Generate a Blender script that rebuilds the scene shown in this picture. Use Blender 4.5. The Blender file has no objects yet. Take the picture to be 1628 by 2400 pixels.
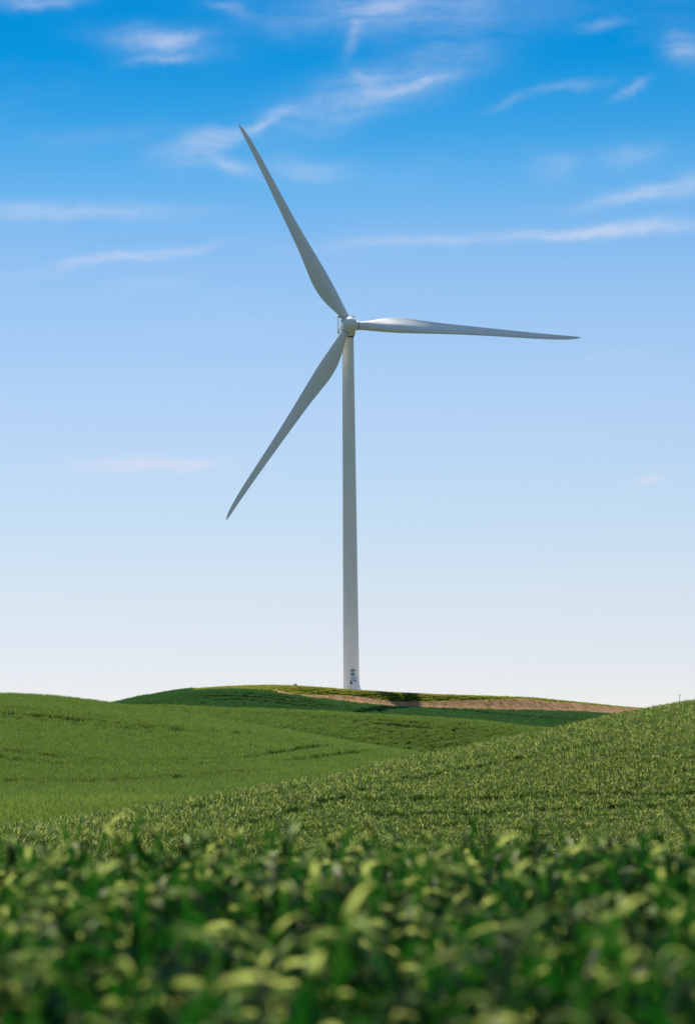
import bpy, bmesh, math, random
import numpy as np
from mathutils import Vector, Matrix, Euler

R = math.radians
scene = bpy.context.scene
col = scene.collection

# ------------------------------------------------------------------ camera
LENS, SENSOR_H = 85.0, 36.0
CAM_Z = 1.08                       # eye just above the wheat
PITCH, ROLL = 7.34, 0.55
cam_d = bpy.data.cameras.new('camera')
cam_d.sensor_fit = 'VERTICAL'
cam_d.sensor_height = SENSOR_H
cam_d.lens = LENS
cam_d.clip_start, cam_d.clip_end = 0.1, 20000
cam_d.dof.use_dof = True
cam_d.dof.focus_distance = 190
cam_d.dof.aperture_fstop = 3.0
cam = bpy.data.objects.new('camera', cam_d)
col.objects.link(cam)
CAM_ROT = Matrix.Rotation(R(90 + PITCH), 3, 'X') @ Matrix.Rotation(R(-ROLL), 3, 'Z')
cam.matrix_world = Matrix.Translation((0, 0, CAM_Z)) @ CAM_ROT.to_4x4()
scene.camera = cam

# ------------------------------------------------------------------ light
SUN_EL, SUN_AZ = 56.8, -12.2       # azimuth from +Y, negative = to the left, behind the turbine
S = Vector((math.sin(R(SUN_AZ)) * math.cos(R(SUN_EL)), math.cos(R(SUN_AZ)) * math.cos(R(SUN_EL)), math.sin(R(SUN_EL))))
sun_d = bpy.data.lights.new('sun', 'SUN')
sun_d.energy = 4.4
sun_d.angle = R(0.45)
sun_d.color = (1.0, 0.93, 0.80)
sun = bpy.data.objects.new('sun', sun_d)
sun.rotation_euler = S.to_track_quat('Z', 'Y').to_euler()
sun.location = (0, 0, 300)
col.objects.link(sun)

vs = scene.view_settings
vs.view_transform = 'Standard'
vs.look = 'None'
vs.exposure = 0.5
vs.gamma = 1.0
vs.use_curve_mapping = False
scene.cycles.max_bounces = 8
scene.cycles.transparent_max_bounces = 8
scene.cycles.use_denoising = True
scene.cycles.denoiser = 'OPENIMAGEDENOISE'
scene.cycles.denoising_input_passes = 'RGB_ALBEDO_NORMAL'
scene.cycles.denoising_prefilter = 'ACCURATE'
scene.cycles.sample_clamp_indirect = 6.0

FPX = 2400 * LENS / SENSOR_H
def sight(u, v):
    """photo pixel (1628x2400) -> azimuth (rad from +Y) and elevation slope z/r"""
    d = CAM_ROT @ Vector(((u - 814) / FPX, (1200 - v) / FPX, -1.0))
    return math.atan2(d.x, d.y), d.z / math.hypot(d.x, d.y)

# ------------------------------------------------------------------ sky
world = bpy.data.worlds.new('World')
scene.world = world
world.use_nodes = True
nt = world.node_tree
nt.nodes.clear()
class NB:
    def __init__(s, nt): s.nt = nt
    def n(s, t, **k):
        x = s.nt.nodes.new(t)
        for a, b in k.items(): setattr(x, a, b)
        return x
    def link(s, a, b): s.nt.links.new(a, b)
    def m(s, op, a, b=None, c=None, clamp=False):
        x = s.n('ShaderNodeMath', operation=op, use_clamp=clamp)
        for i, v in enumerate((a, b, c)):
            if v is None: continue
            if isinstance(v, (int, float)): x.inputs[i].default_value = v
            else: s.link(v, x.inputs[i])
        return x.outputs[0]
    def comb(s, a, b, c=0.0):
        x = s.n('ShaderNodeCombineXYZ')
        for i, v in enumerate((a, b, c)):
            if isinstance(v, (int, float)): x.inputs[i].default_value = v
            else: s.link(v, x.inputs[i])
        return x.outputs[0]
    def noise(s, vec, scale, detail=4, rough=0.55, dist=0.0, dim='3D'):
        x = s.n('ShaderNodeTexNoise', noise_dimensions=dim)
        x.inputs['Scale'].default_value = scale
        x.inputs['Detail'].default_value = detail
        x.inputs['Roughness'].default_value = rough
        x.inputs['Distortion'].default_value = dist
        if vec is not None: s.link(vec, x.inputs['Vector'])
        return x
    def ramp(s, fac, stops):
        x = s.n('ShaderNodeValToRGB')
        cr = x.color_ramp
        while len(cr.elements) < len(stops): cr.elements.new(0.5)
        for e, (p, c) in zip(cr.elements, stops):
            e.position = p
            e.color = (*c, 1) if len(c) == 3 else c
        s.link(fac, x.inputs[0])
        return x.outputs[0]
    def mix(s, fac, a, b, mode='MIX'):
        x = s.n('ShaderNodeMix', data_type='RGBA', blend_type=mode)
        for sock, v in ((x.inputs[0], fac), (x.inputs[6], a), (x.inputs[7], b)):
            if isinstance(v, (int, float)): sock.default_value = v
            elif isinstance(v, tuple): sock.default_value = (*v, 1)
            else: s.link(v, sock)
        return x.outputs[2]

w = NB(nt)
tc = w.n('ShaderNodeTexCoord')
sep = w.n('ShaderNodeSeparateXYZ')
w.link(tc.outputs['Generated'], sep.inputs[0])
dx, dy, dz = sep.outputs
hyp = w.m('SQRT', w.m('ADD', w.m('MULTIPLY', dx, dx), w.m('MULTIPLY', dy, dy)))
hyp = w.m('MAXIMUM', hyp, 0.001)
EL = w.m('ARCTAN2', dz, hyp)
AZ = w.m('ARCTAN2', dx, dy)
sky = w.n('ShaderNodeTexSky', sky_type='NISHITA')
sky.sun_disc = False
sky.sun_elevation = R(SUN_EL)
sky.sun_rotation = R(SUN_AZ)
sky.altitude = 300
sky.air_density = 1.0
sky.dust_density = 0.0
sky.ozone_density = 1.0
SKY_STRENGTH = 0.15
# elevation grade on the sky; stops overhead raised and whitened to fill the tower
TINT = [(0, (0.4829, 0.4237, 0.4785)), (3.8, (0.5072, 0.435, 0.4681)), (5.3, (0.5437, 0.4637, 0.4611)), (7.6, (0.5368, 0.4959, 0.4855)), (10, (0.5324, 0.5133, 0.522)), (12.4, (0.4481, 0.5072, 0.5394)), (13.8, (0.3393, 0.4785, 0.5437)), (15.2, (0.1958, 0.4481, 0.5437)), (16.3, (0.0783, 0.3915, 0.5255)), (18, (0.0043, 0.3306, 0.5002)), (19.2, (0.0017, 0.3175, 0.4959)), (27, (0.25, 0.52, 0.65)), (42, (0.82, 0.86, 0.87)), (90, (1, 0.97, 0.92))]
tint = w.ramp(w.m('MULTIPLY', EL, 1.0 / R(90), clamp=True), [(a / 90, c) for a, c in TINT])
sky_col = w.mix(1.0, sky.outputs[0], tint, 'MULTIPLY')

# cirrus: wisps in azimuth/elevation
P = w.comb(AZ, EL)
wn = w.noise(P, 26, 5, 0.6)
wv = w.n('ShaderNodeVectorMath', operation='SUBTRACT'); w.link(wn.outputs['Color'], wv.inputs[0]); wv.inputs[1].default_value = (0.5, 0.5, 0.5)
wv2 = w.n('ShaderNodeVectorMath', operation='SCALE'); w.link(wv.outputs[0], wv2.inputs[0]); wv2.inputs['Scale'].default_value = 0.013
pw = w.n('ShaderNodeVectorMath', operation='ADD'); w.link(P, pw.inputs[0]); w.link(wv2.outputs[0], pw.inputs[1])
sp = w.n('ShaderNodeSeparateXYZ'); w.link(pw.outputs[0], sp.inputs[0])
wx, wy = sp.outputs[0], sp.outputs[1]
CLOUDS = [  # photo position (1576-wide view), length, height, tilt deg, strength
    (355, 100, 290, 62, -6, .50), (400, 98, 200, 40, 8, .25), (370, 138, 200, 24, 2, .40), (90, 3, 200, 34, 2, .6), (900, 28, 640, 100, 2, .48),
    (890, 22, 160, 40, 12, .22), (800, 82, 100, 34, 62, .42), (850, 205, 600, 110, 18, .46), (610, 270, 170, 30, 24, .45),
    (490, 308, 190, 44, 16, .52), (450, 342, 120, 76, 10, .40), (515, 378, 160, 42, -18, .46), (375, 360, 130, 60, 0, .22),
    (690, 388, 220, 60, -3, .30), (190, 482, 560, 40, 1, .42), (60, 500, 200, 40, 2, .25), (280, 590, 460, 26, 8.5, .60), (330, 648, 320, 40, 9, .20),
    (1200, 532, 1000, 26, 2.5, .46), (1480, 523, 420, 30, 1, .50), (1455, 440, 330, 40, 6, .52), (1570, 425, 160, 60, 8, .40), (1265, 375, 140, 60, 10, .28),
    (1430, 350, 170, 56, 4, .28), (1430, 202, 100, 20, 22, .42), (1310, 197, 180, 24, 3, .30), (1160, 224, 160, 26, 16, .22),
    (1552, 106, 100, 76, -10, .40), (1370, 52, 130, 26, 4, .24), (320, 1054, 420, 46, 2, .85), (435, 1044, 140, 22, 6, .7),
    (1465, 1095, 110, 24, 0, .9), (520, 24, 120, 26, -6, .26), (955, 188, 150, 26, 18, .34), (830, 185, 130, 40, -40, .18),
    (1390, 815, 200, 40, 8, .14), (480, 745, 420, 60, 4, .10), (230, 310, 380, 60, 6, .12), (900, 560, 900, 90, 2, .08),
]
K = 1628 / 1576
acc = None
for (cu, cv, L, H, tilt, st) in CLOUDS:
    a, e = sight(cu * K, cv * K)
    el = math.atan(e)
    La, Ha = L * K / FPX / 2 * 1.12, H * K / FPX / 2 * 1.25
    c, s_ = math.cos(R(tilt)), math.sin(R(tilt))
    px = w.m('SUBTRACT', wx, a); py = w.m('SUBTRACT', wy, el)
    qx = w.m('ADD', w.m('MULTIPLY', px, c / La), w.m('MULTIPLY', py, s_ / La))
    qy = w.m('ADD', w.m('MULTIPLY', px, -s_ / Ha), w.m('MULTIPLY', py, c / Ha))
    q2 = w.m('ADD', w.m('MULTIPLY', qx, qx), w.m('MULTIPLY', qy, qy))
    g = w.m('MULTIPLY', w.m('EXPONENT', w.m('MULTIPLY', q2, -1.9)), st)
    acc = g if acc is None else w.m('ADD', acc, g)
# thin cirrus everywhere else, same kind
sc_far = w.noise(w.comb(w.m('MULTIPLY', wx, 3.0), w.m('MULTIPLY', wy, 11.0)), 1.6, 6, 0.6, 0.4)
far = w.m('MULTIPLY', w.m('SUBTRACT', sc_far.outputs[0], 0.54, clamp=True), 1.2)
acc = w.m('ADD', acc, w.m('MULTIPLY', far, 0.55))
# fibres
f1 = w.noise(w.comb(w.m('ADD', w.m('MULTIPLY', wx, 22.0), w.m('MULTIPLY', wy, -20.0)), w.m('MULTIPLY', wy, 120.0)), 1.0, 6, 0.62, 0.6)
f2 = w.noise(P, 45, 6, 0.6, 0.5)
fib = w.m('ADD', w.m('MULTIPLY', f1.outputs[0], 2.6), w.m('MULTIPLY', f2.outputs[0], 1.6))
fib = w.m('MINIMUM', w.m('MAXIMUM', w.m('SUBTRACT', fib, 1.15), 0.25), 1.6)
cm = w.m('MULTIPLY', acc, fib)
cm = w.m('MINIMUM', w.m('MULTIPLY', cm, 0.66), 0.62)
fade = w.m('MULTIPLY', w.m('SUBTRACT', EL, R(1.5)), 1 / R(3), clamp=True)
cm = w.m('MULTIPLY', cm, fade)
CLOUD_COL = (3.25, 3.45, 4.2)
final = w.mix(cm, sky_col, CLOUD_COL)
bg = w.n('ShaderNodeBackground')
w.link(final, bg.inputs[0])
bg.inputs[1].default_value = SKY_STRENGTH
wo = w.n('ShaderNodeOutputWorld')
w.link(bg.outputs[0], wo.inputs[0])
world.cycles.sampling_method = 'MANUAL'
world.cycles.sample_map_resolution = 1024

# ------------------------------------------------------------------ helpers
def tag(o, label=None, cat=None, group=None, kind=None):
    if label: o['label'] = label
    if cat: o['category'] = cat
    if group: o['group'] = group
    if kind: o['kind'] = kind
    return o

def smoothstep(t):
    t = np.clip(t, 0, 1)
    return t * t * (3 - 2 * t)

def spline(xs, ys):
    """cubic Hermite through points, flat beyond the ends"""
    xs, ys = np.array(xs, float), np.array(ys, float)
    d = np.diff(ys) / np.diff(xs)
    t = np.empty_like(ys)
    t[0], t[-1] = 0, 0
    h = np.diff(xs)
    t[1:-1] = (d[:-1] * h[1:] + d[1:] * h[:-1]) / (h[:-1] + h[1:])
    def f(x):
        x = np.clip(x, xs[0], xs[-1])
        i = np.clip(np.searchsorted(xs, x) - 1, 0, len(xs) - 2)
        hh = xs[i + 1] - xs[i]
        s = (x - xs[i]) / hh
        return (ys[i] * (2 * s**3 - 3 * s**2 + 1) + hh * t[i] * (s**3 - 2 * s**2 + s)
                + ys[i + 1] * (-2 * s**3 + 3 * s**2) + hh * t[i + 1] * (s**3 - s**2))
    return f

def ridge(pts):
    """ridge line seen from the field: photo points -> elevation slope over azimuth"""
    ae = [sight(u, v) for u, v in pts]
    return spline([a for a, e in ae], [e for a, e in ae])

# ------------------------------------------------------------------ terrain
K2 = K
eA_f = ridge([(-1500, 1760), (-600, 1700), (0, 1668), (150, 1659), (248, 1649), (341, 1630), (444, 1613.5), (537, 1606.5), (640, 1604), (723, 1607), (823, 1614.5), (930, 1621),
              (992, 1624), (1136, 1629), (1240, 1633), (1343, 1642.5), (1446, 1653), (1504, 1658), (1700, 1680), (2400, 1740), (3200, 1770)])
eB_f = ridge([(-1500, 1740), (-500, 1690), (0, 1662), (300, 1653), (413, 1654), (517, 1659), (661, 1663), (826, 1671.5), (930, 1677), (1033, 1683), (1136, 1691), (1240, 1702.5), (1290, 1707), (1628, 1740), (2600, 1790)])
eC_f = ridge([(-1500, 1600), (-600, 1612), (-150, 1624), (0, 1627), (62, 1629), (155, 1636), (248, 1647.5), (310, 1657), (465, 1680), (620, 1706.5), (723, 1723), (826, 1742), (930, 1759), (976, 1766), (1100, 1790), (1300, 1815), (1700, 1840), (2600, 1850)])
eD_f = ridge([(-1500, 1985), (-500, 1952), (0, 1925), (101, 1916), (203, 1903), (305, 1890), (406, 1871), (508, 1854), (609, 1838), (710, 1820), (800, 1803), (879, 1784), (968, 1766), (1063, 1749), (1168, 1727),
              (1262, 1708), (1325, 1694), (1430, 1672), (1504, 1657), (1557, 1648), (1628, 1636), (1900, 1596), (2400, 1560), (3200, 1545)])
eE_f = ridge([(-1500, 1880), (-300, 1872), (0, 1868), (300, 1864), (520, 1860), (640, 1850), (1000, 1830), (1700, 1830)])
soil_top = ridge([(640, 1612), (662, 1618), (733, 1625.5), (800, 1626), (852, 1631), (895, 1638), (940, 1641), (994, 1641), (1063, 1639), (1115, 1637.5), (1184, 1635.5), (1231, 1634.5), (1273, 1639), (1346, 1645), (1404, 1651), (1504, 1659), (1700, 1682), (2400, 1742)])
soil_bot = ridge([(440, 1616), (511, 1613), (578, 1612), (622, 1615), (671, 1621), (733, 1631), (800, 1640), (852, 1646), (905, 1651), (1010, 1656), (1115, 1660), (1220, 1661.5), (1325, 1664), (1430, 1670), (1560, 1684), (1800, 1710), (2400, 1770)])
AZ_SOIL0 = sight(645, 1615)[0]
AZ_WEED0 = sight(452, 1614)[0]

soil_foot = lambda a: soil_bot(a) - .0003     # hidden behind the wheat tops
AZ_BANK0, AZ_BANK1 = sight(440, 1614)[0], sight(760, 1630)[0]
AZ_M = math.atan(1 / (FPX / 814))
NEAR_R = 34.0
H0 = -CAM_Z          # near ground relative to the eye

def knots(az):
    a = np.asarray(az, float)
    back = smoothstep((np.abs(a) - R(25)) / R(70))
    def bl(f):
        e = f(a)
        mid = 0.5 * (f(np.array([-3.])) + f(np.array([3.])))[0]
        return e * (1 - back) + mid * back
    eA, eB, eC, eD, eE = bl(eA_f), bl(eB_f), bl(eC_f), bl(eD_f), bl(eE_f)
    s = np.clip(np.tan(np.clip(a, -R(40), R(40))) * FPX / 1628 + 0.5, -0.8, 1.8)   # 0..1 across the frame
    rD = 66 + 80 * smoothstep((s + 0.25) / 1.5)
    rE = np.maximum(rD + 22, 140 + 0 * s)
    rC = 268 - 20 * np.clip(s, 0, 1)
    rB = 395 + 12 * np.sin(2.2 * s)
    rA = 506 + 60 * smoothstep((s - .5) / .6)
    eE = np.minimum(eE, eD + 0.5)
    eDE = np.minimum(eD, eE) - 0.012
    eCB = np.minimum(eC, eB) - 0.012 - 0.012 * smoothstep((s - .42) / .25)
    eBA = np.minimum(eB, eA) - 0.012
    # a cut bank under the crest of the turbine hill: bare soil and weeds
    wb = smoothstep((a - AZ_BANK0) / (AZ_BANK1 - AZ_BANK0))
    eF = (eA - 0.0012) * (1 - wb) + np.minimum(soil_foot(a), eA - 0.0012) * wb
    rF = rA - 14 + 6.0 * wb
    rs = [NEAR_R + 0 * s, rD, 0.5 * (rD + rE), rE, rE + 14, rC, 0.45 * rC + 0.55 * rB, rB, rB + 34, rF, rA, np.maximum(rA + 24, 540), np.maximum(rA + 40, 570), 700 + 0 * s, 1200 + 0 * s, 9000 + 0 * s]
    es = [-0.09 + 0 * s, eD, eDE, eE, eE - 0.0006, eC, eCB, eB, eBA, eF, eA, eA - 0.0021, eA - 0.0021, eA - 0.016, eA * 0 + 0.012, eA * 0 - 0.001]
    return np.stack(rs, -1), np.stack(es, -1)

def elev(az, r):
    rs, es = knots(az)
    k = rs.shape[-1]
    out = es[..., 0].copy()
    for i in range(k - 1):
        r0, r1, e0, e1 = rs[..., i], rs[..., i + 1], es[..., i], es[..., i + 1]
        t = np.clip((r - r0) / np.maximum(r1 - r0, 1e-6), 0, 1)
        m_ = (r >= r0)
        out = np.where(m_, e0 + (e1 - e0) * (t * t * (3 - 2 * t)), out)
    return out

def ground_polar(az, r):
    az, r = np.broadcast_arrays(np.asarray(az, float), np.asarray(r, float))
    z = elev(az, r) * r
    RISE = .19
    t = np.clip((r - 10.5) / (NEAR_R - 10.5), 0, 1)
    p0, p1, m1 = H0 + RISE, -0.09 * NEAR_R, -0.09 * (NEAR_R - 10.5)
    zn = p0 * (2 * t**3 - 3 * t**2 + 1) + p1 * (-2 * t**3 + 3 * t**2) + m1 * (t**3 - t**2)
    zn = np.where(r < 10.5, H0 + RISE * smoothstep((r - 2) / 8.5), zn)
    z = np.where(r < NEAR_R, zn, z)
    x, y = r * np.sin(az), r * np.cos(az)
    amp = 0.0011 * r * smoothstep((r - 40) / 60)
    und = (np.sin(x * .071 + y * .043 + 1.2) + np.sin(-x * .052 + y * .083 + .4) + .6 * np.sin(x * .15 - y * .031 + 2.2) + .5 * np.sin(x * .03 + y * .17)) * .25
    # keep the ridge lines where they are: undulate the faces only
    rs, _ = knots(az)
    wt = np.ones_like(z)
    for k in (1, 3, 5, 7, 9, 10, 11): wt = wt * (1 - np.exp(-((r - rs[..., k]) / 16.0) ** 2))
    z = z + amp * und * 3.2 * wt
    z = z - .36 * smoothstep((r - NEAR_R) / 20)      # the crop stands this high above the soil
    return z + CAM_Z

def ground(x, y):
    x, y = np.asarray(x, float), np.asarray(y, float)
    return ground_polar(np.arctan2(x, y), np.hypot(x, y))

def on_face(u, v, k):
    """ground point seen at a photo pixel on the face climbing to ridge knot k"""
    a, e = sight(u, v)
    rs, es = knots(np.array([a]))
    lo, hi = rs[0, k - 1], rs[0, k]
    for _ in range(50):
        m_ = .5 * (lo + hi)
        if elev(np.array([a]), np.array([m_]))[0] < e: lo = m_
        else: hi = m_
    return a, lo

# ------------------------------------------------------------------ materials
def new_mat(name):
    m = bpy.data.materials.new(name)
    m.use_nodes = True
    m.node_tree.nodes.clear()
    return m, NB(m.node_tree)

def finish(b, shader):
    o = b.n('ShaderNodeOutputMaterial')
    b.link(shader, o.inputs[0])

def principled(b, color, rough, spec=0.5, stint=None, **kw):
    p = b.n('ShaderNodeBsdfPrincipled')
    if isinstance(color, tuple): p.inputs['Base Color'].default_value = (*color, 1)
    else: b.link(color, p.inputs['Base Color'])
    if isinstance(rough, (int, float)): p.inputs['Roughness'].default_value = rough
    else: b.link(rough, p.inputs['Roughness'])
    p.inputs['Specular IOR Level'].default_value = spec
    if stint: p.inputs['Specular Tint'].default_value = (*stint, 1)
    for k, v in kw.items(): p.inputs[k].default_value = v
    return p

def leaf_mat(name, dark, light, trans, rough=0.4, tfac=0.4, spec=0.5, jitter=0.5, tdark=.7):
    m, b = new_mat(name)
    oi = b.n('ShaderNodeObjectInfo')
    at = b.n('ShaderNodeAttribute', attribute_name='tint')
    f = b.m('ADD', b.m('MULTIPLY', oi.outputs['Random'], jitter), b.m('MULTIPLY', at.outputs['Fac'], 1 - jitter), clamp=True)
    g = b.n('ShaderNodeNewGeometry')
    v = b.noise(g.outputs['Position'], .045, 4, .6)
    v2 = b.noise(g.outputs['Position'], .16, 3, .6)
    st = b.n('ShaderNodeVectorMath', operation='MULTIPLY'); b.link(g.outputs['Position'], st.inputs[0]); st.inputs[1].default_value = (.025, .13, 0)
    v3 = b.noise(st.outputs[0], 1.0, 4, .6, .6)       # drill passes and soil bands
    v = b.m('ADD', b.m('MULTIPLY', v.outputs[0], .35), b.m('ADD', b.m('MULTIPLY', v2.outputs[0], .25), b.m('MULTIPLY', v3.outputs[0], .40)))
    v = b.m('MULTIPLY', b.m('SUBTRACT', v, .38), 4.2, clamp=True)
    c = b.mix(f, b.mix(v, tuple(.58 * q for q in dark), tuple(1.45 * q for q in dark)), light)
    p = principled(b, c, rough, spec, (1, 1, .62))
    t = b.n('ShaderNodeBsdfTranslucent')
    b.link(b.mix(f, tdark if isinstance(tdark, tuple) else tuple(tdark * q for q in trans), trans), t.inputs[0])
    mx = b.n('ShaderNodeMixShader'); mx.inputs[0].default_value = tfac
    b.link(p.outputs[0], mx.inputs[1]); b.link(t.outputs[0], mx.inputs[2])
    finish(b, mx.outputs[0])
    return m

M = {}
M['wheat_near'] = leaf_mat('wheat_near', (.0016, .026, .0035), (.56, .72, .15), (.94, 1.0, .24), .42, .50, .05, .006, (.005, .075, .004))  # bright tip colours paint sunlit spots and glints onto dark leaves
M['wheat_mid'] = leaf_mat('wheat_mid', (.014, .062, .006), (.60, .60, .19), (.80, .84, .20), .42, .34, .18, .04, (.045, .14, .009))  # pale tip colours paint sun flecks into the leaves
M['wheat'] = leaf_mat('wheat', (.060, .145, .024), (.27, .36, .10), (.30, .44, .06), .5, .30, .12, .2)
M['wheat_pale'] = leaf_mat('wheat_pale', (.10, .19, .028), (.30, .40, .10), (.36, .48, .07), .5, .32, .12, .2)
M['wheat_dark'] = leaf_mat('wheat_dark', (.034, .130, .036), (.08, .19, .055), (.11, .28, .05), .5, .25, .1, .3)  # a different crop, with the slope's shade also put into its colour
M['wild'] = leaf_mat('wild_grass', (.11, .21, .025), (.38, .33, .04), (.48, .48, .05), .6, .45, .1, .5)
M['straw'] = leaf_mat('straw', (.28, .16, .07), (.60, .40, .20), (.45, .27, .10), .7, .25, .2, .5)
M['shrub'] = leaf_mat('shrub_leaf', (.02, .06, .010), (.05, .11, .02), (.07, .15, .02), .5, .3, .3, .5)

def m_ground():
    m, b = new_mat('field_ground')
    g = b.n('ShaderNodeNewGeometry')
    n1 = b.noise(g.outputs['Position'], .35, 6, .65)
    n2 = b.noise(g.outputs['Position'], 6.0, 6, .7)
    n3 = b.noise(g.outputs['Position'], .02, 4, .5)
    c = b.ramp(b.m('ADD', b.m('MULTIPLY', n1.outputs[0], .5), b.m('MULTIPLY', n2.outputs[0], .5)),
               [(.30, (.010, .024, .006)), (.55, (.018, .042, .009)), (.75, (.030, .055, .013))])
    c = b.mix(b.m('MULTIPLY', n3.outputs[0], .5), c, (.03, .05, .015))
    p = principled(b, c, 1.0, 0.0)
    bp = b.n('ShaderNodeBump'); bp.inputs['Strength'].default_value = .8; bp.inputs['Distance'].default_value = .2
    b.link(n2.outputs[0], bp.inputs['Height']); b.link(bp.outputs[0], p.inputs['Normal'])
    finish(b, p.outputs[0]); return m
M['ground'] = m_ground()

def m_soil():
    m, b = new_mat('bare_soil')
    g = b.n('ShaderNodeNewGeometry')
    n1 = b.noise(g.outputs['Position'], 1.4, 8, .7)
    n2 = b.noise(g.outputs['Position'], .25, 4, .6)
    c = b.ramp(n1.outputs[0], [(.30, (.13, .064, .026)), (.5, (.37, .205, .092)), (.70, (.56, .37, .19))])
    c = b.mix(b.m('MULTIPLY', n2.outputs[0], .35), c, (.34, .20, .11))
    p = principled(b, c, .95, .1)
    bp = b.n('ShaderNodeBump'); bp.inputs['Strength'].default_value = 1; bp.inputs['Distance'].default_value = .25
    b.link(n1.outputs[0], bp.inputs['Height']); b.link(bp.outputs[0], p.inputs['Normal'])
    finish(b, p.outputs[0]); return m
M['soil'] = m_soil()

def m_paint(name, colr, rough=.42, streaks=False):
    m, b = new_mat(name)
    g = b.n('ShaderNodeTexCoord')
    n1 = b.noise(g.outputs['Object'], .35, 5, .6)
    n2 = b.noise(g.outputs['Object'], 3.0, 6, .65)
    f = b.m('ADD', b.m('MULTIPLY', n1.outputs[0], .85), b.m('MULTIPLY', n2.outputs[0], .15))
    c = b.ramp(f, [(.3, tuple(q * .94 for q in colr)), (.6, colr)])
    if streaks:
        sx = b.n('ShaderNodeSeparateXYZ'); b.link(g.outputs['Object'], sx.inputs[0])
        ang = b.m('ARCTAN2', sx.outputs[0], b.m('MULTIPLY', sx.outputs[1], -1.0))
        st = b.noise(b.comb(b.m('MULTIPLY', ang, 7.0), b.m('MULTIPLY', sx.outputs[2], .22)), 1.6, 4, .7)
        top = b.m('MULTIPLY', b.m('SUBTRACT', sx.outputs[2], streaks - 7.0), 1 / 6.0, clamp=True)
        k = b.m('MULTIPLY', b.m('MULTIPLY', b.m('SUBTRACT', st.outputs[0], .54, clamp=True), 7.0, clamp=True), top)
        c = b.mix(b.m('MULTIPLY', k, .85), c, (.09, .075, .06))
        gr = b.noise(b.comb(b.m('MULTIPLY', ang, 9.0), b.m('MULTIPLY', sx.outputs[2], .03)), 1.0, 4, .6)
        c = b.mix(b.m('MULTIPLY', b.m('SUBTRACT', gr.outputs[0], .45, clamp=True), .7), c, (.40, .37, .33))
    p = principled(b, c, rough, .5)
    finish(b, p.outputs[0]); return m
M['blade'] = m_paint('blade_gelcoat', (.80, .785, .745), .38)
M['nacelle'] = m_paint('nacelle_shell', (.86, .82, .73), .42)
M['steel_dark'] = m_paint('dark_steel', (.05, .05, .055), .5)
M['galv'] = m_paint('galvanised_steel', (.60, .61, .63), .45)
M['white'] = m_paint('white_steel', (.80, .80, .79), .4)
M['post'] = m_paint('post_paint', (.65, .74, .80), .5)

# ------------------------------------------------------------------ ground sheet
def build_ground():
    az_in = np.radians(np.linspace(-16, 16, 420))
    az_l = np.radians(np.concatenate([np.linspace(-180, -40, 40)[:-1], np.linspace(-40, -16, 60)[:-1]]))
    az_r = -az_l[::-1][:-1]
    az = np.concatenate([az_l, az_in, az_r])
    r = np.concatenate([np.linspace(1.5, 34, 34), np.linspace(35.2, 300, 190)[0:], np.linspace(302, 486, 90), np.linspace(487, 578, 170), np.geomspace(590, 9000, 40)])
    A, Rr = np.meshgrid(az, r)
    Z = ground_polar(A, Rr)
    X, Y = Rr * np.sin(A), Rr * np.cos(A)
    nr, na = A.shape
    V = np.stack([X, Y, Z], -1).reshape(-1, 3)
    V = np.vstack([V, [[0, 0, 0]]])
    I = np.arange(nr * na).reshape(nr, na)
    J = np.roll(I, -1, axis=1)
    quads = np.stack([I[:-1], J[:-1], J[1:], I[1:]], -1).reshape(-1, 4)[:, ::-1]
    faces = quads.tolist()
    c = nr * na
    faces += [(c, int(J[0, k]), int(I[0, k])) for k in range(na)]
    me = bpy.data.meshes.new('ground')
    me.from_pydata(V.tolist(), [], faces)
    me.polygons.foreach_set('use_smooth', [True] * len(me.polygons))
    me.materials.append(M['ground'])
    o = bpy.data.objects.new('ground', me); col.objects.link(o)
    tag(o, kind='structure')
    return o
build_ground()

# turbine hill: bare tilled strip and the weedy strip above it
def invert_A(az, e):
    lo = knots(az)[0][..., 8].copy(); hi = knots(az)[0][..., 10].copy()
    for _ in range(40):
        m_ = .5 * (lo + hi)
        less = elev(az, m_) < e
        lo = np.where(less, m_, lo); hi = np.where(less, hi, m_)
    return lo

def build_soil():
    az = np.linspace(AZ_SOIL0, R(20), 260)
    r0, r1 = invert_A(az, soil_foot(az)), invert_A(az, soil_top(az))
    rag = .5 * np.sin(az * 900) + .4 * np.sin(az * 2300 + 1) + .3 * np.sin(az * 5100)
    r0 = r0 + rag * .5
    n = 14
    V = []
    for i in range(n):
        rr = r0 + (np.maximum(r1, r0 + .4) - r0) * i / (n - 1)
        z = ground_polar(az, rr) + .12
        V.append(np.stack([rr * np.sin(az), rr * np.cos(az), z], -1))
    V = np.array(V)
    na = len(az)
    F = [(i * na + k, i * na + k + 1, (i + 1) * na + k + 1, (i + 1) * na + k) for i in range(n - 1) for k in range(na - 1)]
    me = bpy.data.meshes.new('bare_soil')
    me.from_pydata(V.reshape(-1, 3).tolist(), [], F)
    me.materials.append(M['soil'])
    o = bpy.data.objects.new('bare_soil', me); col.objects.link(o)
    tag(o, kind='structure')
build_soil()

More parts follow.
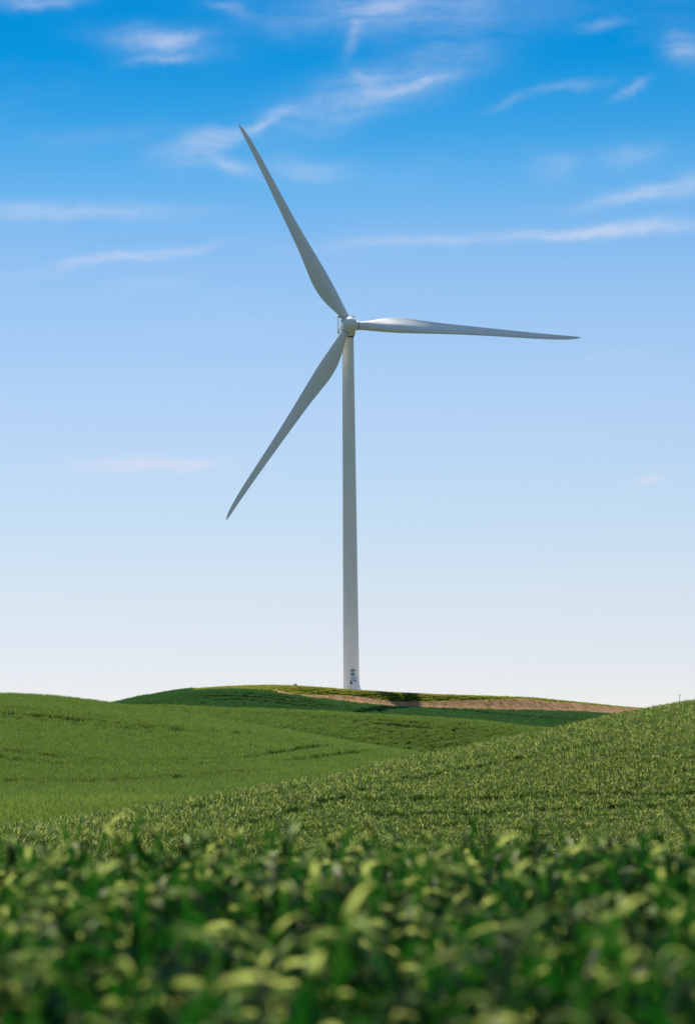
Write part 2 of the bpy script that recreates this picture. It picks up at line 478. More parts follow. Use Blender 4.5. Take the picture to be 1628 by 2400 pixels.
# ------------------------------------------------------------------ leaf prototypes
rng = np.random.default_rng(7)
def leaf_strip(V, F, T, base, az, length, width, rise, droop, seg, tint, lean=(0, 0), fold=0.0, tip=1.0, tip0=.35):
    """one grass leaf: starts steep, arches over"""
    ang = rise
    p = np.array(base, float)
    step = length / seg
    side0 = np.array([-math.sin(az), math.cos(az), 0.0])
    i0 = len(V)
    for k in range(seg + 1):
        t = k / seg
        wdt = width * (0.55 + 0.45 * min(1, t * 4)) * (1 - max(0, (t - .45) / .55) ** 1.6)
        d = np.array([math.cos(az) * math.cos(ang), math.sin(az) * math.cos(ang), math.sin(ang)])
        tw = fold * t
        up = np.cross(side0, d)
        sd = side0 * math.cos(tw) + up * math.sin(tw)
        if k == seg:
            V.append(p.copy()); T.append(tint)
            pass
        else:
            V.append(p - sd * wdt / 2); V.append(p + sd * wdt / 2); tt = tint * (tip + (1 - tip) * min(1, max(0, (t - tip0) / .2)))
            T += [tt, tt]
        p = p + d * step + np.array([lean[0], lean[1], 0]) * step * t
        ang -= droop / seg * (0.4 + 1.2 * t)
    for k in range(seg - 1):
        a = i0 + 2 * k
        F.append((a, a + 1, a + 3, a + 2))
    a = i0 + 2 * (seg - 1)
    F.append((a, a + 1, a + 2))

def proto(name, V, F, T, mat):
    me = bpy.data.meshes.new(name)
    me.from_pydata([tuple(v) for v in V], [], F)
    at = me.attributes.new('tint', 'FLOAT', 'POINT')
    at.data.foreach_set('value', np.array(T, np.float32))
    me.polygons.foreach_set('use_smooth', [True] * len(me.polygons))
    me.materials.append(mat)
    return bpy.data.objects.new(name, me)      # not linked: used through instancing only

def clump(name, n, rad, h, width, mat, seg=3, droop=1.3, upright=1.15, spread=.35, power=2.2, tip=.6):
    V, F, T = [], [], []
    for _ in range(n):
        a, q = rng.uniform(0, 2 * math.pi), rad * math.sqrt(rng.uniform())
        L = h * rng.uniform(.75, 1.35)
        leaf_strip(V, F, T, (q * math.cos(a), q * math.sin(a), -.03 * h), rng.uniform(0, 2 * math.pi), L, width * rng.uniform(.7, 1.3),
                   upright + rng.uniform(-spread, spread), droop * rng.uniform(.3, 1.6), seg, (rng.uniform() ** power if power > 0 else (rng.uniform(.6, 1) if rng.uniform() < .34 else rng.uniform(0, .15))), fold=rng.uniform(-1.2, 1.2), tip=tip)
    return proto(name, V, F, T, mat)

def tiller(name, mat):
    """one wheat shoot: stem and four or five arching leaves"""
    V, F, T = [], [], []
    H = rng.uniform(.48, .66)
    lean = rng.uniform(-.06, .06, 2)
    stem = lambda t: np.array([lean[0] * t * t, lean[1] * t * t, H * t])
    i0 = len(V)
    for k in range(5):
        t = k / 4
        c = stem(t); rr = .0035 * (1 - .5 * t)
        for j in range(4):
            V.append(c + np.array([math.cos(j * math.pi / 2) * rr, math.sin(j * math.pi / 2) * rr, 0])); T.append(.04)
    for k in range(4):
        for j in range(4):
            a = i0 + 4 * k + j; b_ = i0 + 4 * k + (j + 1) % 4
            F.append((a, b_, b_ + 4, a + 4))
    n = rng.integers(5, 8)
    az0 = rng.uniform(0, 6.28)
    for k in range(n):
        t = .30 + .70 * k / (n - 1)
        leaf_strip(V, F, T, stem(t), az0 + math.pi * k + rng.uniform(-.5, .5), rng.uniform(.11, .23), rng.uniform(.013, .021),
                   rng.uniform(.8, 1.4), rng.uniform(.7, 3.0), 8, (rng.uniform(.6, 1) if rng.uniform() < .32 else rng.uniform(0, .03)), fold=rng.uniform(-1.8, 1.8), tip=.02, tip0=.52)  # some leaf ends painted bright as sunlit spots
    return proto(name, V, F, T, mat)

def instancer(name, pts, protos, scale, seed, tilt=.0, kind='stuff', label=None, cat=None):
    r_ = np.random.default_rng(seed)
    n = len(pts)
    me = bpy.data.meshes.new(name)
    me.vertices.add(n)
    me.vertices.foreach_set('co', np.asarray(pts, np.float32).ravel())
    rot = np.zeros((n, 3), np.float32)
    rot[:, 2] = r_.uniform(0, 2 * math.pi, n)
    rot[:, 0] = r_.normal(0, tilt, n); rot[:, 1] = r_.normal(0, tilt, n)
    a = me.attributes.new('rot', 'FLOAT_VECTOR', 'POINT'); a.data.foreach_set('vector', rot.ravel())
    a = me.attributes.new('scl', 'FLOAT', 'POINT'); a.data.foreach_set('value', np.asarray(scale, np.float32))
    a = me.attributes.new('pick', 'INT', 'POINT'); a.data.foreach_set('value', r_.integers(0, len(protos), n).astype(np.int32))
    me.update()
    o = bpy.data.objects.new(name, me); col.objects.link(o)
    g = bpy.data.node_groups.new(name, 'GeometryNodeTree')
    g.interface.new_socket('Geometry', in_out='INPUT', socket_type='NodeSocketGeometry')
    g.interface.new_socket('Geometry', in_out='OUTPUT', socket_type='NodeSocketGeometry')
    N = g.nodes
    gi, go = N.new('NodeGroupInput'), N.new('NodeGroupOutput')
    iop = N.new('GeometryNodeInstanceOnPoints')
    join = N.new('GeometryNodeGeometryToInstance')
    for p in reversed(protos):
        oi = N.new('GeometryNodeObjectInfo'); oi.inputs['Object'].default_value = p; oi.inputs['As Instance'].default_value = False
        g.links.new(oi.outputs['Geometry'], join.inputs[0])
    def attr(nm, t):
        x = N.new('GeometryNodeInputNamedAttribute'); x.data_type = t; x.inputs[0].default_value = nm
        return x.outputs[0]
    g.links.new(gi.outputs[0], iop.inputs['Points'])
    g.links.new(join.outputs[0], iop.inputs['Instance'])
    iop.inputs['Pick Instance'].default_value = True
    g.links.new(attr('pick', 'INT'), iop.inputs['Instance Index'])
    g.links.new(attr('rot', 'FLOAT_VECTOR'), iop.inputs['Rotation'])
    g.links.new(attr('scl', 'FLOAT'), iop.inputs['Scale'])
    g.links.new(iop.outputs[0], go.inputs[0])
    md = o.modifiers.new('instances', 'NODES'); md.node_group = g
    tag(o, label, cat, kind=kind)
    return o

# ------------------------------------------------------------------ wheel tracks through the crop
def track(pts, k, gauge=2.0):
    """tractor track: centre line on the face of ridge k -> two wheel lines"""
    q = [on_face(u, v, k) for u, v in pts]
    P_ = np.array([(r * math.sin(a), r * math.cos(a)) for a, r in q])
    t = np.linspace(0, len(P_) - 1, 80)
    i = np.clip(t.astype(int), 0, len(P_) - 2); f = (t - i)[:, None]
    c = P_[i] * (1 - f) + P_[i + 1] * f
    for _ in range(6): c[1:-1] = .25 * c[:-2] + .5 * c[1:-1] + .25 * c[2:]
    d = np.gradient(c, axis=0); d /= np.linalg.norm(d, axis=1)[:, None] + 1e-9
    nrm = np.stack([-d[:, 1], d[:, 0]], -1)
    return [c + nrm * gauge / 2, c - nrm * gauge / 2]

TR = []
TR += track([(-200, 1640), (0, 1669), (150, 1680), (300, 1692), (450, 1703), (560, 1712), (700, 1730)], 5, 4.5)
TR += track([(-200, 1655), (0, 1683), (150, 1694), (300, 1705), (450, 1712), (640, 1722)], 5, 2.5)
TR += track([(-200, 1740), (0, 1768), (150, 1783), (300, 1786), (450, 1785), (620, 1775), (820, 1756)], 5, 4.0)
TR += track([(-200, 1805), (0, 1822), (200, 1828), (420, 1822), (620, 1806)], 5, 2.0)
TR += track([(-200, 1850), (0, 1856), (200, 1856), (380, 1852)], 5, 1.6)
TR += track([(330, 1672), (500, 1668), (640, 1672), (800, 1682), (1000, 1700)], 7, 3)
TR += track([(480, 1636), (640, 1641), (760, 1654), (900, 1668)], 9, 3)
TR += track([(450, 1628), (560, 1627), (650, 1634), (760, 1648)], 9, 3)
TR += track([(500, 1895), (620, 1872), (720, 1848), (800, 1826), (900, 1806), (1020, 1785), (1200, 1760), (1420, 1720)], 1, 2.2)
TR += track([(820, 1880), (1000, 1876), (1250, 1872), (1450, 1868), (1800, 1862)], 1, 2.4)

def clear_of_tracks(x, y, half):
    keep = np.ones(len(x), bool)
    for ln in TR:
        a, b = ln[:-1], ln[1:]
        lo, hi = ln.min(0) - 2, ln.max(0) + 2
        idx = np.where(keep & (x > lo[0]) & (x < hi[0]) & (y > lo[1]) & (y < hi[1]))[0]
        for ch in np.array_split(idx, max(1, len(idx) // 4000)):
            if not len(ch): continue
            p = np.stack([x[ch], y[ch]], -1)[:, None, :]
            ab = (b - a)[None]; t = ((p - a[None]) * ab).sum(-1) / ((ab ** 2).sum(-1) + 1e-9)
            t = np.clip(t, 0, 1)
            dd = np.linalg.norm(p - (a[None] + t[..., None] * ab), axis=-1).min(1)
            keep[ch] &= dd > half
    return keep

# ------------------------------------------------------------------ wheat on the hills
protoD = [clump('wheat_clump_mid', 74, .31, .30, .024, M['wheat_mid'], 3, power=-1, tip=.12) for _ in range(6)]  # bright leaf ends are painted sun flecks
protoN = [clump('wheat_clump', 80, .36, .42, .026, M['wheat']) for _ in range(5)]
protoA = [clump('wheat_clump_dark', 100, .72, .52, .045, M['wheat_dark']) for _ in range(4)]
protoF = [clump('wheat_clump_far', 100, .72, .52, .045, M['wheat']) for _ in range(4)]

def scatter(name, knot0, knot1, off0, off1, spacing, az0, az1, protos, seed, label, half, s0=1.0, cond=None):
    r_ = np.random.default_rng(seed)
    azs = np.array([az0, az1])
    rmax = 600
    x = np.arange(math.sin(az0) * rmax, math.sin(az1) * rmax, spacing)
    y = np.arange(20, rmax, spacing)
    X, Y = np.meshgrid(x, y)
    X = X.ravel() + r_.uniform(-.55, .55, X.size) * spacing
    Y = Y.ravel() + r_.uniform(-.55, .55, Y.size) * spacing
    a, r = np.arctan2(X, Y), np.hypot(X, Y)
    k = (a > az0) & (a < az1)
    X, Y, a, r = X[k], Y[k], a[k], r[k]
    rs, es = knots(a)
    k = (r > rs[:, knot0] + off0) & (r < rs[:, knot1] + off1)
    X, Y, a, r = X[k], Y[k], a[k], r[k]
    if cond is not None:
        k = cond(a, r, r_); X, Y, a, r = X[k], Y[k], a[k], r[k]
    k = clear_of_tracks(X, Y, half)
    X, Y, a, r = X[k], Y[k], a[k], r[k]
    Z = ground(X, Y)
    pat = np.sin(X * .23 + Y * .11) * np.sin(Y * .31 - X * .07) + .6 * np.sin(X * .9 + 2 * np.sin(Y * .4)) * np.sin(Y * 1.1)
    scl = s0 * (1 + .05 * pat) * r_.uniform(.82, 1.18, len(X))
    o = instancer(name, np.stack([X, Y, Z], -1), protos, scl, seed + 50, .06, label=label, cat='crop')
    print(name, len(X))
    return o

scatter('wheat_crop', 0, 1, -8, 5, .42, R(-11), R(14), protoD, 1, 'green wheat with painted pale sun flecks covering the near right hillside', .24)
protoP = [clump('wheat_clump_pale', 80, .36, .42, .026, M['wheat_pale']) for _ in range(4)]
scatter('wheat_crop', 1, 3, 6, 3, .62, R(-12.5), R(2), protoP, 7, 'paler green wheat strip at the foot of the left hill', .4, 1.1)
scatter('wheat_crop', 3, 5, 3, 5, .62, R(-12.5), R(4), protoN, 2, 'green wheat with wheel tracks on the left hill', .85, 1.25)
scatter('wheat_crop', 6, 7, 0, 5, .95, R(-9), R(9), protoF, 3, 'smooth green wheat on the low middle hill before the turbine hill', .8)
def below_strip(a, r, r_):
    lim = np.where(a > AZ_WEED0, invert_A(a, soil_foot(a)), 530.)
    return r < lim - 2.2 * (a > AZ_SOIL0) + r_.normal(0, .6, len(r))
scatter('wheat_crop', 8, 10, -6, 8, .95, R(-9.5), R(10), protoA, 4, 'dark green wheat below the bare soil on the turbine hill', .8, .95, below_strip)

# weeds on the turbine hill
wildP = [clump('weed_tuft', 46, .7, .30, .05, M['wild'], 3, 1.2, 1.0, .4) for _ in range(4)]
def weed_zone(a, r, r_):
    lim = np.where(a > AZ_SOIL0, invert_A(a, np.maximum(soil_top(a), soil_foot(a))), invert_A(a, soil_foot(a)))
    off_pad = np.hypot(r * np.sin(a) - 549 * math.sin(sight(823, 1614)[0]), r * np.cos(a) - 563) > 31
    return off_pad & (a > AZ_WEED0) & (r > lim + r_.normal(0, .9, len(r)))
TR_all, TR = TR, []
scatter('wild_grass', 8, 10, 0, 3.5, .75, R(-9.5), R(10), wildP, 5, 'yellow green weeds along the crest of the turbine hill', .1, 1.0, weed_zone)
scatter('soil_weeds', 8, 10, 0, 0, 1.5, R(-9.5), R(10), wildP, 15, 'sparse green weed tufts poking through the bare soil strip', .1, .55,
        lambda a, r, r_: (a > AZ_SOIL0) & (r > invert_A(a, soil_foot(a))) & (r < invert_A(a, soil_top(a))) & (np.sin(a * 420 + 1.3 * np.sin(r * .8)) + r_.normal(0, .8, len(r)) > .9))
strawP = [clump('straw_litter', 30, .8, .26, .06, M['straw'], 2, 1.0, .55, .45) for _ in range(4)]
def soil_zone(a, r, r_):
    lo, hi = invert_A(a, soil_foot(a)), invert_A(a, soil_top(a))
    clumpy = np.sin(a * 700 + r * .9) * np.sin(r * 1.7 - a * 300) + r_.normal(0, .6, len(r))
    return (a > AZ_SOIL0) & (r > lo) & (r < hi) & (clumpy > -.1)
scatter('straw_stubble', 8, 10, 0, 0, .9, R(-9.5), R(10), strawP, 6, 'pale brown straw lying over the bare soil strip', .1, 1.0, soil_zone)
TR = TR_all

# ------------------------------------------------------------------ foreground wheat
rng = np.random.default_rng(21)
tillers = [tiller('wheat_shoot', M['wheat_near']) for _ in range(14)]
def foreground():
    r_ = np.random.default_rng(11)
    n = 33000
    X, Y = r_.uniform(-6.5, 6.5, n), r_.uniform(.6, 11.0, n)
    r, a = np.hypot(X, Y), np.abs(np.arctan2(X, Y))
    k = (r > 2.7) & (r < 11.5) & (r_.uniform(size=n) < np.where(a < R(17), 1.0, .55))
    X, Y = X[k], Y[k]
    Z = ground(X, Y)
    scl = r_.normal(1.05, .08, len(X))
    tall = r_.uniform(size=len(X)) < .015
    scl[tall] *= 1.12
    for u, rr, sc_ in ((1495, 8.0, 1.38), (1510, 8.1, 1.25), (1556, 8.3, 1.34), (1600, 7.6, 1.2), (1010, 8.5, 1.2), (735, 9, 1.22), (380, 8.6, 1.18), (1300, 9, 1.2)):
        t = (u - 814) / FPX
        X, Y, scl = np.append(X, rr * math.sin(t)), np.append(Y, rr * math.cos(t)), np.append(scl, sc_)
    Z = ground(X, Y)
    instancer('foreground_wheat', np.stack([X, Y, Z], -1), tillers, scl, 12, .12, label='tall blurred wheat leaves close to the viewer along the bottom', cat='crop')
    print('foreground', len(X))
foreground()

# ------------------------------------------------------------------ wind turbine
def mesh_obj(name, V, F, mat, parent=None, smooth=True, loc=None):
    me = bpy.data.meshes.new(name)
    me.from_pydata([tuple(v) for v in V], [], F)
    if smooth: me.polygons.foreach_set('use_smooth', [True] * len(me.polygons))
    me.materials.append(mat)
    o = bpy.data.objects.new(name, me); col.objects.link(o)
    if parent: o.parent = parent
    return o

def bm_obj(name, bm, mat, parent=None, bevel=0.0, smooth=False):
    if bevel:
        bmesh.ops.bevel(bm, geom=bm.edges[:], offset=bevel, segments=2, profile=.5, affect='EDGES')
    bmesh.ops.recalc_face_normals(bm, faces=bm.faces[:])
    me = bpy.data.meshes.new(name)
    bm.to_mesh(me); bm.free()
    if smooth: me.polygons.foreach_set('use_smooth', [True] * len(me.polygons))
    me.materials.append(mat)
    o = bpy.data.objects.new(name, me); col.objects.link(o)
    if parent: o.parent = parent
    return o

def box(bm, c, s, rot=None):
    m = Matrix.Translation(c) @ (rot.to_4x4() if rot else Matrix()) @ Matrix.Diagonal((*s, 1))
    bmesh.ops.create_cube(bm, size=1, matrix=m)

def bar(bm, p, q, rad, seg=8):
    p, q = Vector(p), Vector(q)
    d = q - p
    m = Matrix.Translation((p + q) / 2) @ d.to_track_quat('Z', 'Y').to_matrix().to_4x4()
    bmesh.ops.create_cone(bm, cap_ends=True, segments=seg, radius1=rad, radius2=rad, depth=d.length, matrix=m)

def lathe(prof, seg=64):
    """prof: (radius, axial) along +Z"""
    V, F = [], []
    for (q, z) in prof:
        for k in range(seg):
            t = 2 * math.pi * k / seg
            V.append((q * math.cos(t), q * math.sin(t), z))
    for i in range(len(prof) - 1):
        for k in range(seg):
            a, b = i * seg + k, i * seg + (k + 1) % seg
            F.append((a, b, b + seg, a + seg))
    return V, F

T_R = 563.0
a_t, _ = sight(823, 1614)
TX, TY = T_R * math.sin(a_t), T_R * math.cos(a_t)
TZ = float(ground(np.array([TX]), np.array([TY]))[0])
_, e_hub = sight(822, 764)
HUB_Z = e_hub * (T_R - 4.2) + CAM_Z - TZ      # hub centre above the tower foot
turb = bpy.data.objects.new('wind_turbine', None)
col.objects.link(turb)
turb.location = (TX, TY, TZ)
tag(turb, 'white three bladed wind turbine standing on the far hill crest', 'wind turbine')
print('hub height', HUB_Z)
TOP = HUB_Z - 2.05
M['tower'] = m_paint('tower_paint', (.93, .84, .72), .45, streaks=TOP)
R0, R1 = 1.90, 1.36
prof = []
for i in range(33):
    t = i / 32
    prof.append((R0 + (R1 - R0) * t, -1.0 + (TOP + 1.0) * t))
V, F = lathe(prof, 96)
tower = mesh_obj('tower', V, F, M['tower'], turb)
for zf in (TOP * .30, TOP * .64):
    rr = R0 + (R1 - R0) * (zf + 1) / (TOP + 1)
    V, F = lathe([(rr - .01, zf - .03), (rr + .006, zf - .025), (rr + .006, zf + .025), (rr - .01, zf + .03)], 96)
    mesh_obj('section_joint', V, F, M['tower'], tower)
V, F = lathe([(R1 - .10, TOP - .02), (R1 + .05, TOP), (R1 + .05, TOP + .42), (1.0, TOP + .46)], 64)
mesh_obj('yaw_collar', V, F, M['steel_dark'], turb)

YAW, TILT = 6.0, 2.5
head = Matrix.Translation((0, 0, HUB_Z)) @ Matrix.Rotation(R(YAW), 4, 'Z')
# nacelle: local -Y is upwind (towards the viewer)
def nacelle():
    bm = bmesh.new()
    secs = [(-2.35, 1.30, 1.25, -1.40), (-1.9, 1.62, 1.62, -1.72), (-.8, 1.72, 1.74, -1.82), (3.0, 1.74, 1.76, -1.80), (6.4, 1.70, 1.72, -1.55), (7.3, 1.45, 1.5, -1.1)]
    rings = []
    for (y, hw, zt, zb) in secs:
        ring = []
        n = 32
        for k in range(n):
            t = 2 * math.pi * k / n
            c, s = math.cos(t), math.sin(t)
            ex = .42
            x = hw * math.copysign(abs(c) ** ex, c)
            zz = math.copysign(abs(s) ** ex, s)
            zc, zh = (zt + zb) / 2, (zt - zb) / 2
            ring.append(bm.verts.new((x, y, zc + zh * zz)))
        rings.append(ring)
    for a, b in zip(rings[:-1], rings[1:]):
        for k in range(len(a)):
            bm.faces.new((a[k], a[(k + 1) % len(a)], b[(k + 1) % len(b)], b[k]))
    bm.faces.new(rings[0]); bm.faces.new(rings[-1][::-1])
    o = bm_obj('nacelle', bm, M['nacelle'], turb, smooth=True)
    o.matrix_local = head
    return o
nac = nacelle()
# cooler frame over the rear of the nacelle: two side fins, top bar, radiator
for s in (-1, 1):
    bm = bmesh.new(); box(bm, (s * 1.92 + .25, 6.1, 2.45), (.26, 1.3, 3.6)); bm_obj('cooler_fin', bm, M['white'], nac, bevel=.03)
    bm = bmesh.new(); box(bm, (s * 1.80 + .25, 6.1, .95), (.36, .5, .26)); bm_obj('cooler_bracket', bm, M['steel_dark'], nac)
bm = bmesh.new(); box(bm, (.25, 6.1, 4.32), (4.12, 1.1, .22))
bm_obj('cooler_bar', bm, M['steel_dark'], nac, bevel=.03)
bm = bmesh.new()
box(bm, (.25, 6.2, 2.6), (2.3, .5, 1.8))
for k in range(9): box(bm, (-.8 + .26 * k, 5.93, 2.6), (.05, .06, 1.8))
bm_obj('radiator', bm, M['steel_dark'], nac)
bm = bmesh.new(); bar(bm, (.35, 3.5, 1.6), (.35, 3.5, 4.1), .045); bar(bm, (.05, 3.5, 3.7), (.65, 3.5, 3.7), .03)
bmesh.ops.create_uvsphere(bm, u_segments=8, v_segments=6, radius=.09, matrix=Matrix.Translation((.05, 3.5, 3.78)))
bm_obj('wind_sensor', bm, M['steel_dark'], nac)
bm = bmesh.new()
box(bm, (-1.86, 4.2, .2), (.20, .5, .5))
bm_obj('side_lamp', bm, M['steel_dark'], nac, bevel=.02)

# hub: local -Y forward, tilted nose up
hubM = head @ Matrix.Rotation(R(-TILT), 4, 'X') @ Matrix.Translation((0, -4.2, 0))
toY = Matrix.Rotation(R(90), 4, 'X')     # lathe +Z -> -Y
prof = [(1.3, -1.75), (1.68, -1.7), (1.80, -1.4), (1.83, -.6), (1.82, .4), (1.77, 1.0), (1.67, 1.5), (1.50, 2.0), (1.15, 2.45), (.74, 2.75), (.35, 2.92), (.02, 2.98)]
V, F = lathe(prof, 72)
hub = mesh_obj('hub', V, F, M['nacelle'], turb)
hub.matrix_local = hubM @ toY
SPAN_R = 53.2

def blade_mesh():
    sc = 1 / 9.82
    rs = np.array([14, 25, 40, 69, 98, 127, 167, 202, 271, 329, 387, 445, 490, 515, 530, 537, 541]) * sc
    ch = np.array([19.5, 19.5, 24, 35, 41.5, 42, 36.5, 31, 24, 20, 17, 14.3, 11.5, 9, 6.2, 3.6, 1.0]) * sc
    le = np.array([9.75, 9.75, 10.2, 11.4, 12.3, 12.4, 11.4, 10.2, 8.6, 8.4, 8.8, 9.2, 8.4, 6.6, 4.4, 2.4, .6]) * sc
    th = np.array([1, 1, .82, .54, .43, .38, .33, .29, .25, .22, .20, .19, .18, .18, .18, .18, .18])
    tw = np.array([24, 24, 23, 21, 19, 16.5, 13, 10, 6, 4, 2.5, 1.2, .6, .3, .1, 0, 0]) + 8.0
    fch, fle, fth, ftw = spline(rs, ch), spline(rs, le), spline(rs, th), spline(rs, tw)
    st = np.concatenate([np.linspace(rs[0], 22, 44), np.linspace(22.6, rs[-2], 44), [rs[-2] + .15, rs[-1] - .08, rs[-1]]])
    n = 40
    V, F = [], []
    for r in st:
        c, l, t, w_ = float(fch(r)), float(fle(r)), float(fth(r)), math.radians(float(ftw(r)))
        bl = float(smoothstep((r - 2.2) / 7.5))
        for k in range(n):
            ph = 2 * math.pi * k / n
            x = .5 * (1 + math.cos(ph))           # 1 = trailing edge, 0 = leading
            up = math.sin(ph) >= 0
            yt = 5 * (.2969 * math.sqrt(max(x, 0)) - .126 * x - .3516 * x * x + .2843 * x ** 3 - .1036 * x ** 4)
            if up: ya = yt * t * 1.12                       # suction side
            else:  # pressure side with the hollow towards the trailing edge
                ya = -yt * t * .88 + t * .42 * max(0, x - .35) ** 1.1 * (1 - x) ** .9 * 1.6
            yc = math.sin(ph) * .5
            xc = .5 * (1 + math.cos(ph))
            xx = (xc * (1 - bl) + x * bl)
            yy = (yc * (1 - bl) * (t if bl > 0 else 1) + ya * bl) if bl > 0 else yc
            px = l - xx * c           # + = leading edge
            py = yy * c               # + = suction (downwind)
            # twist: leading edge turns upwind (-y)
            qx = px * math.cos(w_) + py * math.sin(w_)
            qy = -px * math.sin(w_) + py * math.cos(w_)
            V.append((qx, qy - .00035 * max(0, r - 10) ** 2 * 0.6, r))
    for i in range(len(st) - 1):
        for k in range(n):
            a, b = i * n + k, i * n + (k + 1) % n
            F.append((a, b, b + n, a + n))
    F.append(tuple(range((len(st) - 1) * n, len(st) * n)))
    me = bpy.data.meshes.new('blade')
    me.from_pydata(V, [], F)
    bm = bmesh.new(); bm.from_mesh(me); bmesh.ops.recalc_face_normals(bm, faces=bm.faces[:]); bm.to_mesh(me); bm.free()
    me.polygons.foreach_set('use_smooth', [True] * len(me.polygons))
    me.materials.append(M['blade'])
    return me
bme = blade_mesh()
V, F = lathe([(.98, 1.55), (1.10, 1.56), (1.12, 1.95), (1.08, 2.0), (.98, 2.0)], 48)
V2, F2 = lathe([(.98, 2.0), (1.06, 2.005), (1.06, 2.12), (.98, 2.125)], 48)
for ang in (118.0, -2.5, 237.9):
    # blade local: z out along the blade, x to its leading edge (clockwise seen from the front), y downwind
    a = R(ang)
    z = Vector((math.cos(a), 0, math.sin(a)))
    x = Vector((math.sin(a), 0, -math.cos(a)))
    y = Vector((0, 1, 0))
    m = Matrix((x, y, z)).transposed().to_4x4()
    b = bpy.data.objects.new('blade', bme); col.objects.link(b)
    b.parent = turb
    b.matrix_local = hubM @ m
    rg = mesh_obj('root_ring', V, F, M['nacelle'], b)
    mesh_obj('root_seal', V2, F2, M['steel_dark'], b)

# gravel pad round the tower foot, unseen; added to bounce sun onto the tower
def added_pad():
    V, F = [(0, 0, 0)], []
    n, m_ = 48, 10
    for i in range(1, m_ + 1):
        for k in range(n):
            t = 2 * math.pi * k / n
            q = 30 * i / m_ * (1 + .06 * math.sin(3 * t + 1) + .04 * math.sin(7 * t))
            V.append((q * math.cos(t), q * math.sin(t), 0))
    for k in range(n): F.append((0, 1 + k, 1 + (k + 1) % n))
    for i in range(m_ - 1):
        for k in range(n):
            a, b_ = 1 + i * n + k, 1 + i * n + (k + 1) % n
            F.append((a, a + n, b_ + n, b_))
    P_ = np.array(V); X, Y = P_[:, 0] + TX, P_[:, 1] + TY
    Z = ground(X, Y) + .06
    m, b = new_mat('gravel')
    g = b.n('ShaderNodeNewGeometry')
    nz = b.noise(g.outputs['Position'], 3.0, 6, .7)
    p = principled(b, b.ramp(nz.outputs[0], [(.3, (.34, .31, .27)), (.7, (.58, .54, .48))]), .95, .1)
    finish(b, p.outputs[0])
    o = mesh_obj('gravel_pad', np.stack([X, Y, Z], -1), F, m)
    tag(o, kind='structure')
added_pad()

# entrance: door, platform, railing and stairs at the tower foot, turned to the viewer's right
ENT = bpy.data.objects.new('entrance_stair', None); col.objects.link(ENT)
ENT.parent = turb
DOOR_A = 11.0
ENT.matrix_local = Matrix.Rotation(R(DOOR_A), 4, 'Z')
PZ = 3.1
RY = -(R0 - .02)
bm = bmesh.new(); box(bm, (0, RY - .02, PZ + 1.15), (1.0, .22, 2.3))
door = bm_obj('door', bm, M['galv'], tower, bevel=.05)
door.matrix_local = Matrix.Rotation(R(DOOR_A), 4, 'Z')
for (c, s, mt, nm) in [((0, RY - .16, PZ + 1.50), (.42, .04, .42), 'steel_dark', 'door_vent'), ((0, RY - .30, PZ + 2.38), (1.15, .6, .08), 'steel_dark', 'canopy'),
                       ((-.72, RY - .10, PZ + 1.35), (.28, .25, .45), 'white', 'control_box')]:
    bm = bmesh.new(); box(bm, c, s); bm_obj(nm, bm, M[mt], door)
def part(nm, mt, fn, bev=0):
    bm = bmesh.new(); fn(bm); return bm_obj(nm, bm, M[mt], ENT, bevel=bev)
part('platform', 'steel_dark', lambda b: (box(b, (.05, RY - .85, PZ - .06), (1.5, 1.5, .10)), box(b, (.05, RY - 1.58, PZ - .12), (1.5, .06, .2))))
part('cable_box', 'steel_dark', lambda b: box(b, (-.45, RY - .45, PZ - .55), (.42, .5, .5)), .03)
for s in (-.68, .78):
    part('handrail', 'white', lambda b, s=s: (bar(b, (s, RY - .15, PZ), (s, RY - .15, PZ + 1.05), .08), bar(b, (s, RY - 1.5, PZ), (s, RY - 1.5, PZ + 1.05), .08),
         bar(b, (s, RY - .15, PZ + 1.05), (s, RY - 1.5, PZ + 1.05), .08), bar(b, (s, RY - .15, PZ + .55), (s, RY - 1.5, PZ + .55), .06)))
SX, SY = .55, -2.6      # stair runs down forward and right
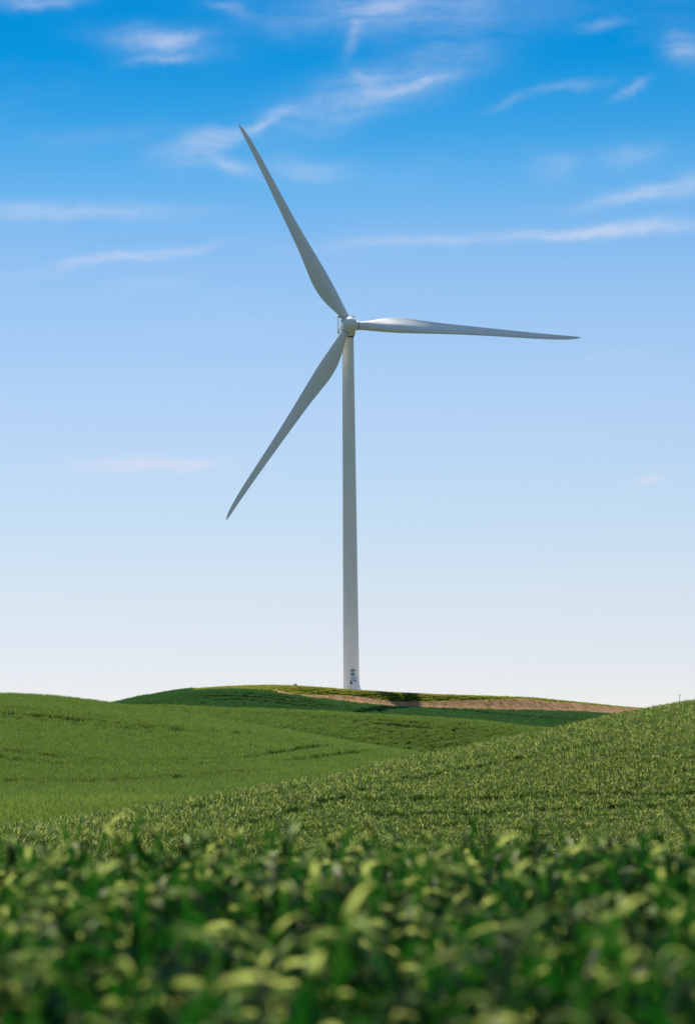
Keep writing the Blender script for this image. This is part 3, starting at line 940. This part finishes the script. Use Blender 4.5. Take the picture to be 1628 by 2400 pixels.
for s in (-.45, .62):
    part('stringer', 'white', lambda b, s=s: (bar(b, (s, RY - 1.55, PZ - .05), (s + SX, RY + SY - 1.2, -.4), .13), bar(b, (s, RY - 1.5, PZ + 1.0), (s + SX, RY + SY - 1.2, .6), .08),
         bar(b, (s + SX, RY + SY - 1.2, -.3), (s + SX, RY + SY - 1.2, .6), .08)))
for k in range(8):
    t = (k + .5) / 8.5
    part('step', 'galv', lambda b, t=t: box(b, (.085 + SX * t, RY - 1.55 + (SY + .35) * t, PZ - .05 - (PZ + .3) * t), (1.0, .26, .05)))

# ------------------------------------------------------------------ small things on the skyline
def stake():
    a, e = sight(1592, 1652)
    rs, es = knots(np.array([a]))
    r = rs[0, 1] - 1.0
    x, y = r * math.sin(a), r * math.cos(a)
    z = float(ground(np.array([x]), np.array([y]))[0])
    bm = bmesh.new()
    bar(bm, (0, 0, -.2), (0.0, 0, .72), .016)
    box(bm, (0, 0, .67), (.05, .03, .10))
    o = bm_obj('marker_stake', bm, M['post'])
    o.location = (x, y, z)
    tag(o, 'thin pale marker stake standing on the crest of the right hill', 'stake')
stake()

def shrub(u, v, h, label):
    a, e = sight(u, v)
    r = 513.5
    x, y = r * math.sin(a), r * math.cos(a)
    z = float(ground(np.array([x]), np.array([y]))[0])
    o = bpy.data.objects.new('shrub', None); col.objects.link(o); o.location = (x, y, z)
    tag(o, label, 'shrub')
    V, F, T = [], [], []
    bm = bmesh.new()
    for k in range(7):
        t = rng.uniform(0, 6.28); q = rng.uniform(.2, .6) * h
        bar(bm, (0, 0, 0), (q * math.cos(t), q * math.sin(t), h * rng.uniform(.5, .9)), .025, 5)
    st = bm_obj('stem', bm, M['straw']); st.parent = o
    for k in range(260):
        d = rng.normal(0, 1, 3); d /= np.linalg.norm(d); q = rng.uniform(.3, 1) ** .5
        p = np.array([d[0] * q * .75 * h, d[1] * q * .75 * h, h * .55 + d[2] * q * h * .5 + .1])
        p[2] = max(p[2], .05)
        leaf_strip(V, F, T, p, rng.uniform(0, 6.28), rng.uniform(.15, .3), .09, rng.uniform(-.3, 1.3), .5, 2, rng.uniform())
    me = proto('foliage', V, F, T, M['shrub'])
    col.objects.link(me); me.parent = o
shrub(692, 1603, .6, 'small dark shrub on the weedy crest left of the tower')
